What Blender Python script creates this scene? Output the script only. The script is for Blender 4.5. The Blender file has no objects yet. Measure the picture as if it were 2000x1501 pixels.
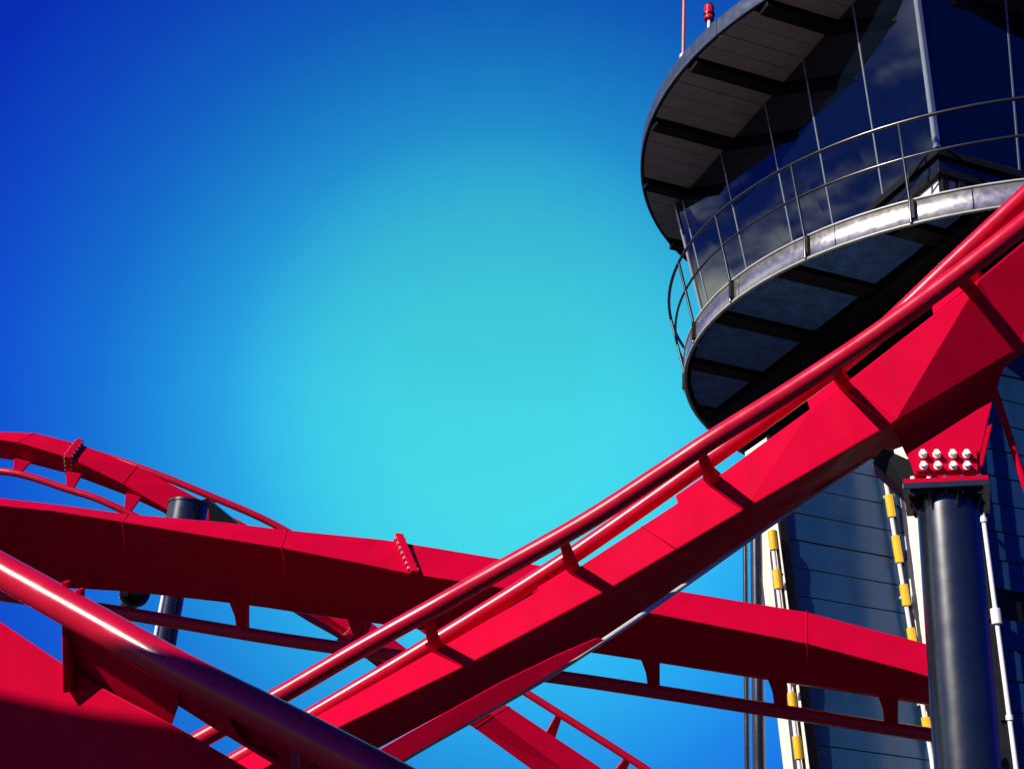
import bpy, math, random
import numpy as np
from mathutils import Vector, Matrix
random.seed(4)
R = math.radians
scene = bpy.context.scene
C = scene.collection

# ------------------------------------------------------------------ camera
F_PX = 2600.0
PITCH, ROLL, CAMZ = R(24.72), R(4.111), 1.6
_f = Vector((0, math.cos(PITCH), math.sin(PITCH)))
_u = Vector((0, -math.sin(PITCH), math.cos(PITCH)))
_x = Vector((1, 0, 0))
RT = _x * math.cos(ROLL) + _u * math.sin(ROLL)
UP = -_x * math.sin(ROLL) + _u * math.cos(ROLL)
CAM = Vector((0, 0, CAMZ))
cam = bpy.data.cameras.new('camera')
cam.sensor_width = 36.0
cam.lens = 36.0 * F_PX / 2000.0
cam.clip_end = 4000
camo = bpy.data.objects.new('camera', cam)
C.objects.link(camo)
M = Matrix((RT, UP, -_f)).transposed().to_4x4()
M.translation = CAM
camo.matrix_world = M
scene.camera = camo

# ------------------------------------------------------------------ light
SUN = Vector((-.725, -.452, .52)).normalized()
SUN_EL = math.asin(SUN.z)
SUN_ROT = math.atan2(SUN.x, SUN.y) % (2 * math.pi)
world = bpy.data.worlds.new('World')
scene.world = world
world.use_nodes = True
wn, wl = world.node_tree.nodes, world.node_tree.links
wn.clear()
wout = wn.new('ShaderNodeOutputWorld')
wbg = wn.new('ShaderNodeBackground')
wbg.inputs['Strength'].default_value = 0.103
sky = wn.new('ShaderNodeTexSky')
sky.sky_type = 'NISHITA'
sky.sun_disc = False
sky.sun_elevation = SUN_EL
sky.sun_rotation = SUN_ROT
sky.dust_density = 0.3
sky.ozone_density = 3.0
wl.new(wbg.outputs[0], wout.inputs[0])
wtc = wn.new('ShaderNodeTexCoord')
# vignette tinted into the sky: cyan at centre, deepening to ultramarine away from it
GLOW = (RT * ((980 - 1000) / F_PX) - UP * ((780 - 750.5) / F_PX) + _f).normalized()
wdot = wn.new('ShaderNodeVectorMath'); wdot.operation = 'DOT_PRODUCT'
wdot.inputs[1].default_value = GLOW
wl.new(wtc.outputs['Generated'], wdot.inputs[0])
wac = wn.new('ShaderNodeMath'); wac.operation = 'ARCCOSINE'
wl.new(wdot.outputs['Value'], wac.inputs[0])
wmr = wn.new('ShaderNodeMapRange')
wmr.inputs['From Min'].default_value = 0
wmr.inputs['From Max'].default_value = R(40)
wl.new(wac.outputs[0], wmr.inputs['Value'])
wramp = wn.new('ShaderNodeValToRGB')
TINT = [(0.0, (.42, 2.65, 1.7)), (5 / 40, (.40, 2.65, 1.78)), (8 / 40, (.33, 2.4, 1.85)), (10.2 / 40, (.23, 1.95, 1.88)), (11.8 / 40, (.15, 1.5, 1.83)),
        (14.5 / 40, (.09, 1.05, 1.68)), (17 / 40, (.06, .68, 1.58)), (20.6 / 40, (.042, .36, 1.5)), (24.6 / 40, (.024, .15, 1.3)), (1.0, (.018, .09, .8))]
els = wramp.color_ramp.elements
while len(els) < len(TINT):
    els.new(0.5)
for e, (p, c) in zip(els, TINT):
    e.position = p
    e.color = (*c, 1)
wl.new(wmr.outputs[0], wramp.inputs[0])
wmul = wn.new('ShaderNodeMixRGB'); wmul.blend_type = 'MULTIPLY'; wmul.inputs[0].default_value = 1
wl.new(sky.outputs[0], wmul.inputs[1])
wl.new(wramp.outputs[0], wmul.inputs[2])
# the low sky is a little deeper than the model's bright horizon
wsep = wn.new('ShaderNodeSeparateXYZ')
wl.new(wtc.outputs['Generated'], wsep.inputs[0])
wlow = wn.new('ShaderNodeMapRange')
wlow.inputs['From Min'].default_value = .14
wlow.inputs['From Max'].default_value = .40
wlow.inputs['To Min'].default_value = .60
wlow.inputs['To Max'].default_value = 1
wl.new(wsep.outputs['Z'], wlow.inputs['Value'])
wmul2 = wn.new('ShaderNodeMixRGB'); wmul2.blend_type = 'MULTIPLY'; wmul2.inputs[0].default_value = 1
wl.new(wmul.outputs[0], wmul2.inputs[1])
wl.new(wlow.outputs[0], wmul2.inputs[2])


def wmath(op, a, b=None):
    m_ = wn.new('ShaderNodeMath'); m_.operation = op
    for i_, v_ in enumerate((a, b)):
        if v_ is None: continue
        if isinstance(v_, (int, float)): m_.inputs[i_].default_value = v_
        else: wl.new(v_, m_.inputs[i_])
    return m_.outputs[0]


def wrange(v_, a, b, c=0., d=1.):
    m_ = wn.new('ShaderNodeMapRange'); m_.interpolation_type = 'SMOOTHSTEP'
    for k_, q_ in zip(('From Min', 'From Max', 'To Min', 'To Max'), (a, b, c, d)): m_.inputs[k_].default_value = q_
    wl.new(v_, m_.inputs['Value'])
    return m_.outputs[0]


# broken low cloud away from the clear quarter of the sky (the tower's glass mirrors it)
wmap = wn.new('ShaderNodeMapping'); wmap.inputs['Scale'].default_value = (1, 1, 2.2)
wl.new(wtc.outputs['Generated'], wmap.inputs['Vector'])
wno = wn.new('ShaderNodeTexNoise'); wno.inputs['Scale'].default_value = 4.5; wno.inputs['Detail'].default_value = 9; wno.inputs['Roughness'].default_value = .58
wl.new(wmap.outputs[0], wno.inputs['Vector'])
wcl = wrange(wno.outputs['Fac'], .43, .57)
wcl = wmath('MULTIPLY', wcl, wrange(wsep.outputs['Z'], .50, .22))
wcl = wmath('MULTIPLY', wcl, wrange(wsep.outputs['Z'], 0., .04))
wcl = wmath('MULTIPLY', wcl, wrange(wsep.outputs['Y'], .78, .62))
wcl = wmath('MULTIPLY', wcl, wrange(wsep.outputs['X'], -.35, -.6))
wcl = wmath('MULTIPLY', wcl, wrange(wsep.outputs['Y'], -.15, .15))
wmix = wn.new('ShaderNodeMixRGB')
wmix.inputs[2].default_value = (14.5, 15.5, 14., 1)
wl.new(wcl, wmix.inputs[0])
wl.new(wmul2.outputs[0], wmix.inputs[1])
wl.new(wmix.outputs[0], wbg.inputs['Color'])

sun = bpy.data.lights.new('sun', 'SUN')
sun.energy = 5.0
sun.angle = R(0.53)
sun.color = (1.0, .92, .78)
suno = bpy.data.objects.new('sun', sun)
C.objects.link(suno)
suno.rotation_euler = (-SUN).to_track_quat('-Z', 'Y').to_euler()
suno.location = SUN * 60

scene.view_settings.view_transform = 'Standard'
scene.view_settings.look = 'None'
scene.view_settings.gamma = 1
scene.view_settings.exposure = 0.3

# ------------------------------------------------------------------ helpers
def P(px, py, z):
    """photo pixel (2000 px wide) at depth z along the view axis -> world point"""
    return CAM + (RT * ((px - 1000) / F_PX) - UP * ((py - 750.5) / F_PX) + _f) * z


def tag(o, label=None, cat=None, group=None, kind=None):
    if label: o['label'] = label
    if cat: o['category'] = cat
    if group: o['group'] = group
    if kind: o['kind'] = kind
    return o


def empty(name, loc, label, cat, group=None):
    o = bpy.data.objects.new(name, None)
    C.objects.link(o)
    o.location = loc
    return tag(o, label, cat, group)


class MB:
    def __init__(s):
        s.v, s.f, s.sm = [], [], []

    def add(s, vs, fs, smooth=False):
        b = len(s.v)
        s.v += [Vector(v) for v in vs]
        s.f += [tuple(i + b for i in f) for f in fs]
        s.sm += [smooth] * len(fs)
        return s

    def hexa(s, a):
        """eight corners: four of one end, four of the other"""
        return s.add(a, [(3, 2, 1, 0), (4, 5, 6, 7), (0, 1, 5, 4), (1, 2, 6, 5), (2, 3, 7, 6), (3, 0, 4, 7)])

    def obox(s, c, ax, ay, az):
        c = Vector(c)
        q = []
        for k in (-1, 1):
            for i, j in ((-1, -1), (1, -1), (1, 1), (-1, 1)):
                q.append(c + ax * i + ay * j + az * k)
        return s.hexa(q)

    def prism(s, pts, n):
        """polygon pts extruded by vector n"""
        m = len(pts)
        pts = [Vector(p) for p in pts]
        fs = [tuple(range(m - 1, -1, -1)), tuple(range(m, 2 * m))]
        fs += [(i, (i + 1) % m, (i + 1) % m + m, i + m) for i in range(m)]
        return s.add(pts + [p + n for p in pts], fs)

    def tube(s, path, r, seg=16, caps=True, r2=None):
        path = [Vector(p) for p in path]
        n = len(path)
        t0 = (path[1] - path[0]).normalized()
        ref = Vector((0, 0, 1)) if abs(t0.z) < .9 else Vector((1, 0, 0))
        a = t0.cross(ref).normalized()
        vs = []
        for i, p in enumerate(path):
            t = (path[min(i + 1, n - 1)] - path[max(i - 1, 0)]).normalized()
            a = (a - t * a.dot(t)).normalized()
            b = t.cross(a)
            rr = r if r2 is None else r + (r2 - r) * i / (n - 1)
            for k in range(seg):
                w = 2 * math.pi * k / seg
                vs.append(p + a * (math.cos(w) * rr) + b * (math.sin(w) * rr))
        fs = []
        for i in range(n - 1):
            for k in range(seg):
                k2 = (k + 1) % seg
                fs.append((i * seg + k, i * seg + k2, (i + 1) * seg + k2, (i + 1) * seg + k))
        s.add(vs, fs, True)
        if caps:
            s.add(vs[:seg], [tuple(range(seg - 1, -1, -1))])
            s.add(vs[-seg:], [tuple(range(seg))])
        return s

    def build(s, name, mat, parent=None, bevel=0, seg=2, angle=30):
        me = bpy.data.meshes.new(name)
        off = Vector((0, 0, 0))
        top = parent
        while top is not None:
            off += top.location
            top = top.parent
        if parent is None:
            lo = Vector([min(v[i] for v in s.v) for i in range(3)])
            hi = Vector([max(v[i] for v in s.v) for i in range(3)])
            off = Vector(((lo.x + hi.x) / 2, (lo.y + hi.y) / 2, lo.z))
        me.from_pydata([tuple(v - off) for v in s.v], [], s.f)
        me.polygons.foreach_set('use_smooth', s.sm)
        import bmesh
        bm = bmesh.new()
        bm.from_mesh(me)
        bmesh.ops.recalc_face_normals(bm, faces=bm.faces)
        bm.to_mesh(me)
        bm.free()
        me.update()
        me.materials.append(mat)
        o = bpy.data.objects.new(name, me)
        C.objects.link(o)
        if parent is None:
            o.location = off
        else:
            o.parent = parent
        if bevel:
            m = o.modifiers.new('bevel', 'BEVEL')
            m.width = bevel
            m.segments = seg
            m.limit_method = 'ANGLE'
            m.angle_limit = R(angle)
        return o


def spline(pts, n=8):
    """Catmull-Rom through points"""
    pts = [Vector(p) for p in pts]
    q = [pts[0] * 2 - pts[1]] + pts + [pts[-1] * 2 - pts[-2]]
    out = []
    for i in range(1, len(q) - 2):
        a, b, c, d = q[i - 1], q[i], q[i + 1], q[i + 2]
        for k in range(n):
            t = k / n
            out.append(.5 * ((2 * b) + (c - a) * t + (2 * a - 5 * b + 4 * c - d) * t * t + (3 * b - a - 3 * c + d) * t ** 3))
    out.append(pts[-1])
    return out


# ------------------------------------------------------------------ materials
def material(name, base, rough=.4, metal=0., coat=0., spec=.5, var=.12, vscale=3., bump=.0, bscale=40.,
             rvar=.1, ior=None, dirt=None, dirt_amt=.25, dscale=1.5):
    m = bpy.data.materials.new(name)
    m.use_nodes = True
    n, l = m.node_tree.nodes, m.node_tree.links
    b = n['Principled BSDF']
    b.inputs['Metallic'].default_value = metal
    b.inputs['Coat Weight'].default_value = coat
    b.inputs['Coat Roughness'].default_value = .2
    b.inputs['Specular IOR Level'].default_value = spec
    if ior: b.inputs['IOR'].default_value = ior
    tc = n.new('ShaderNodeTexCoord')
    no = n.new('ShaderNodeTexNoise')
    no.inputs['Scale'].default_value = vscale
    no.inputs['Detail'].default_value = 8
    l.new(tc.outputs['Object'], no.inputs['Vector'])
    mr = n.new('ShaderNodeMapRange')
    mr.inputs['From Min'].default_value = .3
    mr.inputs['From Max'].default_value = .7
    mr.inputs['To Min'].default_value = 1 - var
    mr.inputs['To Max'].default_value = 1 + var
    l.new(no.outputs['Fac'], mr.inputs['Value'])
    mx = n.new('ShaderNodeMixRGB'); mx.blend_type = 'MULTIPLY'; mx.inputs[0].default_value = 1
    mx.inputs[1].default_value = (*base, 1)
    l.new(mr.outputs[0], mx.inputs[2])
    col = mx.outputs[0]
    if dirt:
        mp = n.new('ShaderNodeMapping')
        mp.inputs['Scale'].default_value = (1, 1, .18)
        l.new(tc.outputs['Object'], mp.inputs['Vector'])
        dn = n.new('ShaderNodeTexNoise')
        dn.inputs['Scale'].default_value = dscale * 6
        dn.inputs['Detail'].default_value = 6
        l.new(mp.outputs[0], dn.inputs['Vector'])
        dr = n.new('ShaderNodeMapRange')
        dr.inputs['From Min'].default_value = .52
        dr.inputs['From Max'].default_value = .78
        dr.inputs['To Max'].default_value = dirt_amt
        l.new(dn.outputs['Fac'], dr.inputs['Value'])
        dm = n.new('ShaderNodeMixRGB')
        dm.inputs[2].default_value = (*dirt, 1)
        l.new(dr.outputs[0], dm.inputs[0])
        l.new(col, dm.inputs[1])
        col = dm.outputs[0]
    l.new(col, b.inputs['Base Color'])
    rn = n.new('ShaderNodeMapRange')
    rn.inputs['From Min'].default_value = .3
    rn.inputs['From Max'].default_value = .7
    rn.inputs['To Min'].default_value = max(0.02, rough - rvar)
    rn.inputs['To Max'].default_value = rough + rvar
    no2 = n.new('ShaderNodeTexNoise')
    no2.inputs['Scale'].default_value = vscale * 2.3
    no2.inputs['Detail'].default_value = 6
    l.new(tc.outputs['Object'], no2.inputs['Vector'])
    l.new(no2.outputs['Fac'], rn.inputs['Value'])
    l.new(rn.outputs[0], b.inputs['Roughness'])
    if bump:
        bn = n.new('ShaderNodeTexNoise')
        bn.inputs['Scale'].default_value = bscale
        bn.inputs['Detail'].default_value = 4
        l.new(tc.outputs['Object'], bn.inputs['Vector'])
        bu = n.new('ShaderNodeBump')
        bu.inputs['Strength'].default_value = bump
        bu.inputs['Distance'].default_value = .01
        l.new(bn.outputs['Fac'], bu.inputs['Height'])
        l.new(bu.outputs[0], b.inputs['Normal'])
    return m


RED = material('red_paint', (.53, .0015, .030), .55, coat=.0, spec=.008, var=.06, vscale=1.5, bump=.03, bscale=60, dirt=(.22, .004, .014), dirt_amt=.3, dscale=.8)
RAILRED = material('red_rail_paint', (.54, .003, .028), .27, spec=.5, var=.08, rvar=.06, dirt=(.2, .01, .015), dirt_amt=.3)
DARK = material('dark_steel_paint', (.006, .012, .018), .28, coat=.0, spec=1.0, var=.12, rvar=.03, dirt=(.03, .035, .035), dirt_amt=.15)
BLACK = material('black_trim', (.006, .007, .010), .6, spec=.2, var=.1)
CLAD = material('blue_grey_cladding', (.014, .06, .16), .2, spec=.3, metal=.0, var=.12, vscale=.8, bump=.02, bscale=6, dirt=(.012, .03, .07), dirt_amt=.5, dscale=.6)
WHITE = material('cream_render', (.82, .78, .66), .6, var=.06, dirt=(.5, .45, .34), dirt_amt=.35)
YELLOW = material('yellow_sleeve', (.85, .5, .02), .4, var=.06)
SLATE = material('roof_fascia', (.10, .125, .17), .35, metal=.5, var=.15, vscale=3, dirt=(.05, .06, .08), dirt_amt=.4)
ALU = material('brushed_fascia', (.5, .48, .43), .30, metal=.85, var=.12, vscale=4, rvar=.07, dirt=(.12, .12, .11), dirt_amt=.5)
SOFFIT = material('soffit_board', (.28, .33, .33), .6, var=.12, dirt=(.1, .09, .08), dirt_amt=.3)
STEEL = material('bright_bolt', (.9, .88, .8), .45, metal=.0, var=.08)
PIPE = material('white_conduit', (.82, .82, .8), .35, var=.05)
GREY = material('galvanised', (.5, .54, .52), .35, metal=.15, var=.15)
GROUND = material('asphalt', (.014, .018, .026), .9, var=.25, vscale=.7, bump=.5, bscale=30)
GLASSF = material('mullion_metal', (.34, .4, .42), .3, metal=.5, var=.05)
MASTM = material('mast_paint', (.75, .2, .14), .4, var=.08)
LENS = material('red_lens', (.6, .015, .02), .15, coat=.6, var=.05)

GRATE = material('deck_grating', (.10, .32, .75), .45, metal=.3, var=.3, vscale=5, bump=0)
_n, _l = GRATE.node_tree.nodes, GRATE.node_tree.links
_tc = _n.new('ShaderNodeTexCoord')
_mp = _n.new('ShaderNodeMapping'); _mp.inputs['Rotation'].default_value = (0, 0, R(-17.5))
_l.new(_tc.outputs['Object'], _mp.inputs['Vector'])
_wv = _n.new('ShaderNodeTexWave'); _wv.inputs['Scale'].default_value = 9; _wv.bands_direction = 'X'
_l.new(_mp.outputs[0], _wv.inputs['Vector'])
_bu = _n.new('ShaderNodeBump'); _bu.inputs['Strength'].default_value = .9; _bu.inputs['Distance'].default_value = .03
_l.new(_wv.outputs['Fac'], _bu.inputs['Height'])
_l.new(_bu.outputs[0], _n['Principled BSDF'].inputs['Normal'])

GLASS = material('tinted_glass', (.002, .005, .01), .03, spec=.5, ior=1.72, var=.1, rvar=.01, bump=.015, bscale=.8)

# ------------------------------------------------------------------ ground
g = MB().add([(-900, -900, 0), (900, -900, 0), (900, 900, 0), (-900, 900, 0)], [(0, 1, 2, 3)])
tag(g.build('ground', GROUND), kind='structure')

# ------------------------------------------------------------------ tower
A_ = 0.3062
D1 = Vector((math.cos(A_), math.sin(A_), 0))
D2 = Vector((-math.sin(A_), math.cos(A_), 0))
TC = Vector((8.732, 20.5, 0))
HD, RD = 10.1876 + CAMZ, 5.754
HR, RR = 14.7867 + CAMZ, 6.612
Z = Vector((0, 0, 1))


def T(u, v, z):
    return TC + D1 * u + D2 * v + Z * z


def ray(px, py):
    return RT * ((px - 1000) / F_PX) - UP * ((py - 750.5) / F_PX) + _f


def on_z(px, py, z):
    d = ray(px, py)
    w = CAM + d * ((z - CAMZ) / d.z) - TC
    return w.dot(D1), w.dot(D2)


def on_wall(px, py, v):
    """photo pixel on the tower plane at offset v -> (u, z)"""
    d = ray(px, py)
    s = (v - (CAM - TC).dot(D2)) / d.dot(D2)
    X = CAM + d * s
    return (X - TC).dot(D1), X.z


tower = empty('observation_tower', TC, 'round-decked control tower with slanted dark glass cab and blue-grey clad shaft', 'tower')

# shaft: two stepped volumes whose left edges lean outwards
V1, V2 = -1.0, -2.66


def edge_line(pa, pb, v):
    (u0, z0), (u1, z1) = on_wall(*pa, v), on_wall(*pb, v)
    k = (u1 - u0) / (z1 - z0)
    return lambda z: u0 + k * (z - z0)


UL1 = edge_line((1522, 1024), (1584, 1500), V1)
UL2 = edge_line((1908, 1000), (1976, 1500), V2)
ZT1 = on_wall(1500, 852, V1)[1]
ZT2 = on_wall(1900, 640, V2)[1]
ZT = HD - .12
UR = 4.2
core = MB()
for UL, va, vb, zt, e in ((UL1, V1 + .05, V1 + .66, ZT1, 0), (UL2, V2 + .05, V1 + .07, ZT2, .01)):
    core.hexa([T(UL(0) + .06, va, 0), T(UR - e, va, 0), T(UR - e, vb, 0), T(UL(0) + .06, vb, 0),
               T(UL(zt) + .06, va, zt), T(UR - e, va, zt), T(UR - e, vb, zt), T(UL(zt) + .06, vb, zt)])
core.hexa([T(-2.6, V1 + .2, 0), T(3.2, V1 + .2, 0), T(3.2, 3.2, 0), T(-2.6, 3.2, 0),
           T(-2.6, V1 + .2, ZT), T(3.2, V1 + .2, ZT), T(3.2, 3.2, ZT), T(-2.6, 3.2, ZT)])
shaft = core.build('shaft', BLACK, tower)


def siding(UL, v, ur, ZT, name='siding_panel', skip=(), step=.405, z0=.1):
    z = z0
    i = 0
    while z < ZT - .05:
        z1 = min(z + step - .012, ZT - .02)
        if i not in skip:
            j = random.uniform(-.004, .004)
            b = MB()
            a0, a1 = UL(z) + .1, UL(z1) + .1
            urr = ur if callable(ur) else (lambda q: ur)
            b.hexa([T(a0, v + .04, z), T(urr(z), v + .04, z), T(urr(z), v - .003 + j, z), T(a0, v - .003 + j, z),
                    T(a1, v + .04, z1), T(urr(z1), v + .04, z1), T(urr(z1), v + .003 + j, z1), T(a1, v + .003 + j, z1)])
            b.build(name, CLAD, shaft, bevel=.004, seg=1)
        z += step
        i += 1


siding(UL1, V1, lambda z: UL2(z) + .05, ZT1)
# louvre band: the row at the photo's y 1135..1185 is recessed
zb = on_wall(1965, 1160, V2)[1]
siding(UL2, V2, UR - .02, ZT2, skip=(int((zb - .1) / .405),))

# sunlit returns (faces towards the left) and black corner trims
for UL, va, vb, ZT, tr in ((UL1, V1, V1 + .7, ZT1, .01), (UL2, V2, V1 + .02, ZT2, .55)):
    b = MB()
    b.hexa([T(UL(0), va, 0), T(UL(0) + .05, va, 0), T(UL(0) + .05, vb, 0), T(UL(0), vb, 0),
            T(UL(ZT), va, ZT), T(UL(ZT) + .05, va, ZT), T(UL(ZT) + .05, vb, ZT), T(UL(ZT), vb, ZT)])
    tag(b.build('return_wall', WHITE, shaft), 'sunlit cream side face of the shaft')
    b = MB()
    b.hexa([T(UL(0) - .02, va - .05, 0), T(UL(0) + .1, va - .05, 0), T(UL(0) + .1, va + tr, 0), T(UL(0) - .02, va + tr, 0),
            T(UL(ZT) - .02, va - .05, ZT), T(UL(ZT) + .1, va - .05, ZT), T(UL(ZT) + .1, va + tr, ZT), T(UL(ZT) - .02, va + tr, ZT)])
    b.build('corner_trim', BLACK, shaft, bevel=.006)

# deck
NSEG = 96


def arc(rad, z, a0=0, a1=2 * math.pi, n=NSEG):
    return [T(rad * math.cos(a0 + (a1 - a0) * i / n), rad * math.sin(a0 + (a1 - a0) * i / n), z) for i in range(n + (0 if abs(a1 - a0 - 2 * math.pi) < 1e-6 else 1))]


deck = MB().prism(arc(RD - .06, HD + .12), Z * .17).build('deck', BLACK, tower)
tag(deck, 'round walkway deck')


def ring_piece(r0, r1, z0, z1, a0, a1, n=6):
    b = MB()
    ai, bi = arc(r0, z0, a0, a1, n), arc(r1, z0, a0, a1, n)
    aj, bj = arc(r0, z1, a0, a1, n), arc(r1, z1, a0, a1, n)
    m = n + 1
    vs = ai + bi + aj + bj
    fs = []
    for i in range(n):
        fs += [(i, i + 1, m + i + 1, m + i), (2 * m + i, 3 * m + i, 3 * m + i + 1, 2 * m + i + 1),
               (m + i, m + i + 1, 3 * m + i + 1, 3 * m + i), (i + 1, i, 2 * m + i, 2 * m + i + 1)]
    b.add(vs, fs, True)
    b.add([ai[0], bi[0], bj[0], aj[0], ai[-1], bi[-1], bj[-1], aj[-1]], [(0, 1, 2, 3), (4, 7, 6, 5)])
    return b


NF = 18
for i in range(NF):
    a0 = 2 * math.pi * i / NF + .1
    o = ring_piece(RD - .05, RD, HD, HD + .36, a0, a0 + 2 * math.pi / NF - .003, 8).build('fascia_panel', ALU, deck, bevel=.006, seg=1, angle=50)
ring_piece(RD - .045, RD + .012, HD - .02, HD + .004, 0, 2 * math.pi - 1e-4, 120).build('drip_edge', GREY, deck)
ring_piece(RD - .048, RD + .02, HD + .362, HD + .385, 0, 2 * math.pi - 1e-4, 120).build('kick_rim', GREY, deck)

# underside: gratings between parallel joists, a long beam on their inner ends
JV = [-5.0, -3.25, -1.5, .25, 2.0, 3.75, 5.5]
for v0, v1 in zip(JV[:-1], JV[1:]):
    for side in (-1, 1):
        lo, hi = v0 + .24, v1 - .24
        rr = RD - .12
        lim = math.sqrt(rr * rr - 4.12 ** 2)
        lo, hi = max(lo, -lim), min(hi, lim)
        if hi - lo < .2: continue
        pts = [T(side * 4.03, lo, HD + .05)]
        n = 8
        ok = True
        for k in range(n + 1):
            v = lo + (hi - lo) * k / n
            q = math.sqrt(rr * rr - v * v)
            if q < 4.1: ok = False
            pts.append(T(side * max(q, 4.05), v, HD + .05))
        pts.append(T(side * 4.03, hi, HD + .05))
        MB().prism(pts, Z * .05).build('grating_panel', GRATE, deck)
for v in JV:
    q = math.sqrt(max(0, (RD - .1) ** 2 - v * v))
    if q < 1: continue
    MB().hexa([T(-q, v - .16, HD + .0), T(q, v - .16, HD + .0), T(q, v + .16, HD + .0), T(-q, v + .16, HD + .0),
               T(-q, v - .16, HD + .118), T(q, v - .16, HD + .118), T(q, v + .16, HD + .118), T(-q, v + .16, HD + .118)]).build('joist', BLACK, deck, bevel=.01)
for u in (-3.75, 3.75):
    MB().hexa([T(u - .2, -4.1, HD - .09), T(u + .2, -4.1, HD - .09), T(u + .2, 4.1, HD - .09), T(u - .2, 4.1, HD - .09),
               T(u - .2, -4.1, HD + .117), T(u + .2, -4.1, HD + .117), T(u + .2, 4.1, HD + .117), T(u - .2, 4.1, HD + .117)]).build('deck_beam', BLACK, deck, bevel=.01)

# railing
post_px = [(1780, 435), (1575, 505), (1430, 590), (1352, 668), (1331, 765)]
pa = []
for q in post_px:
    u, v = on_z(q[0], q[1], HD)
    pa.append(math.atan2(v, u))
pa = [a % (2 * math.pi) for a in pa]
st = (pa[0] - pa[-1]) / 4
angs = [pa[0] + abs(st) * k for k in (1, 2, 3)] + pa
# carry the same spacing round the rest of the deck
a = min(pa) - abs(st)
while a > pa[0] + 3.3 * abs(st) - 2 * math.pi:
    angs.append(a)
    a -= abs(st)


def rail_pt(a, h):
    rad = RD + .02 + .27 * (h / 1.15)
    return T(rad * math.cos(a), rad * math.sin(a), HD + .36 + h)


for h, rr in ((1.15, .028), (.62, .022)):
    path = [rail_pt(2 * math.pi * k / 144, h) for k in range(145)]
    MB().tube(path, rr, 8, caps=False).build('handrail', DARK, deck)
for a in angs:
    MB().tube([T((RD + .02) * math.cos(a), (RD + .02) * math.sin(a), HD), rail_pt(a, 0), rail_pt(a, 1.15)], .025, 8).build('railing_post', DARK, deck)
    rv = D1 * math.cos(a) + D2 * math.sin(a)
    tv = Z.cross(rv)
    MB().obox(T(RD * math.cos(a), RD * math.sin(a), HD + .2) + rv * .03 + tv * .045, rv * .03, tv * .03, Z * .16).build('post_bracket', BLACK, deck, bevel=.012)

# roof
roof = MB()
rt = arc(RR, HR, n=NSEG)
rs = arc(RR - .03, HR - .27, n=NSEG)
ap = T(0, 0, HR + .55)
roof.add(rt + [ap], [(i, (i + 1) % NSEG, NSEG) for i in range(NSEG)], True)
roof.add(rs, [tuple(range(NSEG - 1, -1, -1))])
roofo_mesh = roof
roof.add(rs + rt, [(i, (i + 1) % NSEG, NSEG + (i + 1) % NSEG, NSEG + i) for i in range(NSEG)], True)
roof = roof.build('roof', BLACK, tower)
tag(roof, 'round flat roof with overhanging eaves')
for i in range(16):
    a0 = 2 * math.pi * i / 16 + .2
    ring_piece(RR - .02, RR + .02, HR - .29, HR + .03, a0, a0 + 2 * math.pi / 16 - .002, 8).build('fascia_panel', SLATE, roof, bevel=.008, seg=1, angle=50)
ZS = HR - .30
BV = [-5.74, -3.94, -2.24, -.51, 1.28, 3.1, 4.9]
for v0, v1 in zip(BV[:-1], BV[1:]):
    n = 4
    for k in range(n):
        lo = v0 + .17 + (v1 - v0 - .34) * k / n + .008
        hi = v0 + .17 + (v1 - v0 - .34) * (k + 1) / n - .008
        rr = RR - .05
        ql, qh = math.sqrt(max(0, rr * rr - lo * lo)), math.sqrt(max(0, rr * rr - hi * hi))
        mid = (lo + hi) / 2
        qm = math.sqrt(max(0, rr * rr - mid * mid))
        dz = random.uniform(-.006, .006)
        MB().prism([T(-ql, lo, ZS + dz), T(-qm, mid, ZS + dz), T(-qh, hi, ZS + dz), T(qh, hi, ZS + dz), T(qm, mid, ZS + dz), T(ql, lo, ZS + dz)][::-1], Z * .028).build('soffit_plank', SOFFIT, roof)
for v in BV:
    q = math.sqrt(max(0, (RR - .06) ** 2 - v * v))
    MB().hexa([T(-q, v - .12, ZS - .1), T(q, v - .12, ZS - .1), T(q, v + .12, ZS - .1), T(-q, v + .12, ZS - .1),
               T(-q, v - .12, ZS + .025), T(q, v - .12, ZS + .025), T(q, v + .12, ZS + .025), T(-q, v + .12, ZS + .025)]).build('soffit_beam', BLACK, roof, bevel=.01)

# glass cab: leaning outwards, wider at the top
ZB, ZG = HD + 1.2, HR - .32
ub, vb = -4.27, -3.75
ut, vt = -4.92, -4.35
vfar_b, vfar_t = 3.3, 3.55
urb, urt = 4.2, 4.9
cab = MB()
cab.hexa([T(ub + .09, vb + .09, ZB), T(urb - .09, vb + .09, ZB), T(urb - .09, vfar_b - .09, ZB), T(ub + .09, vfar_b - .09, ZB),
          T(ut + .09, vt + .09, ZG), T(urt - .09, vt + .09, ZG), T(urt - .09, vfar_t - .09, ZG), T(ut + .09, vfar_t - .09, ZG)])
cab = cab.build('cab', BLACK, tower)
tag(cab, 'glazed cab leaning outwards')


def lerp(a, b, t): return a + (b - a) * t


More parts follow.
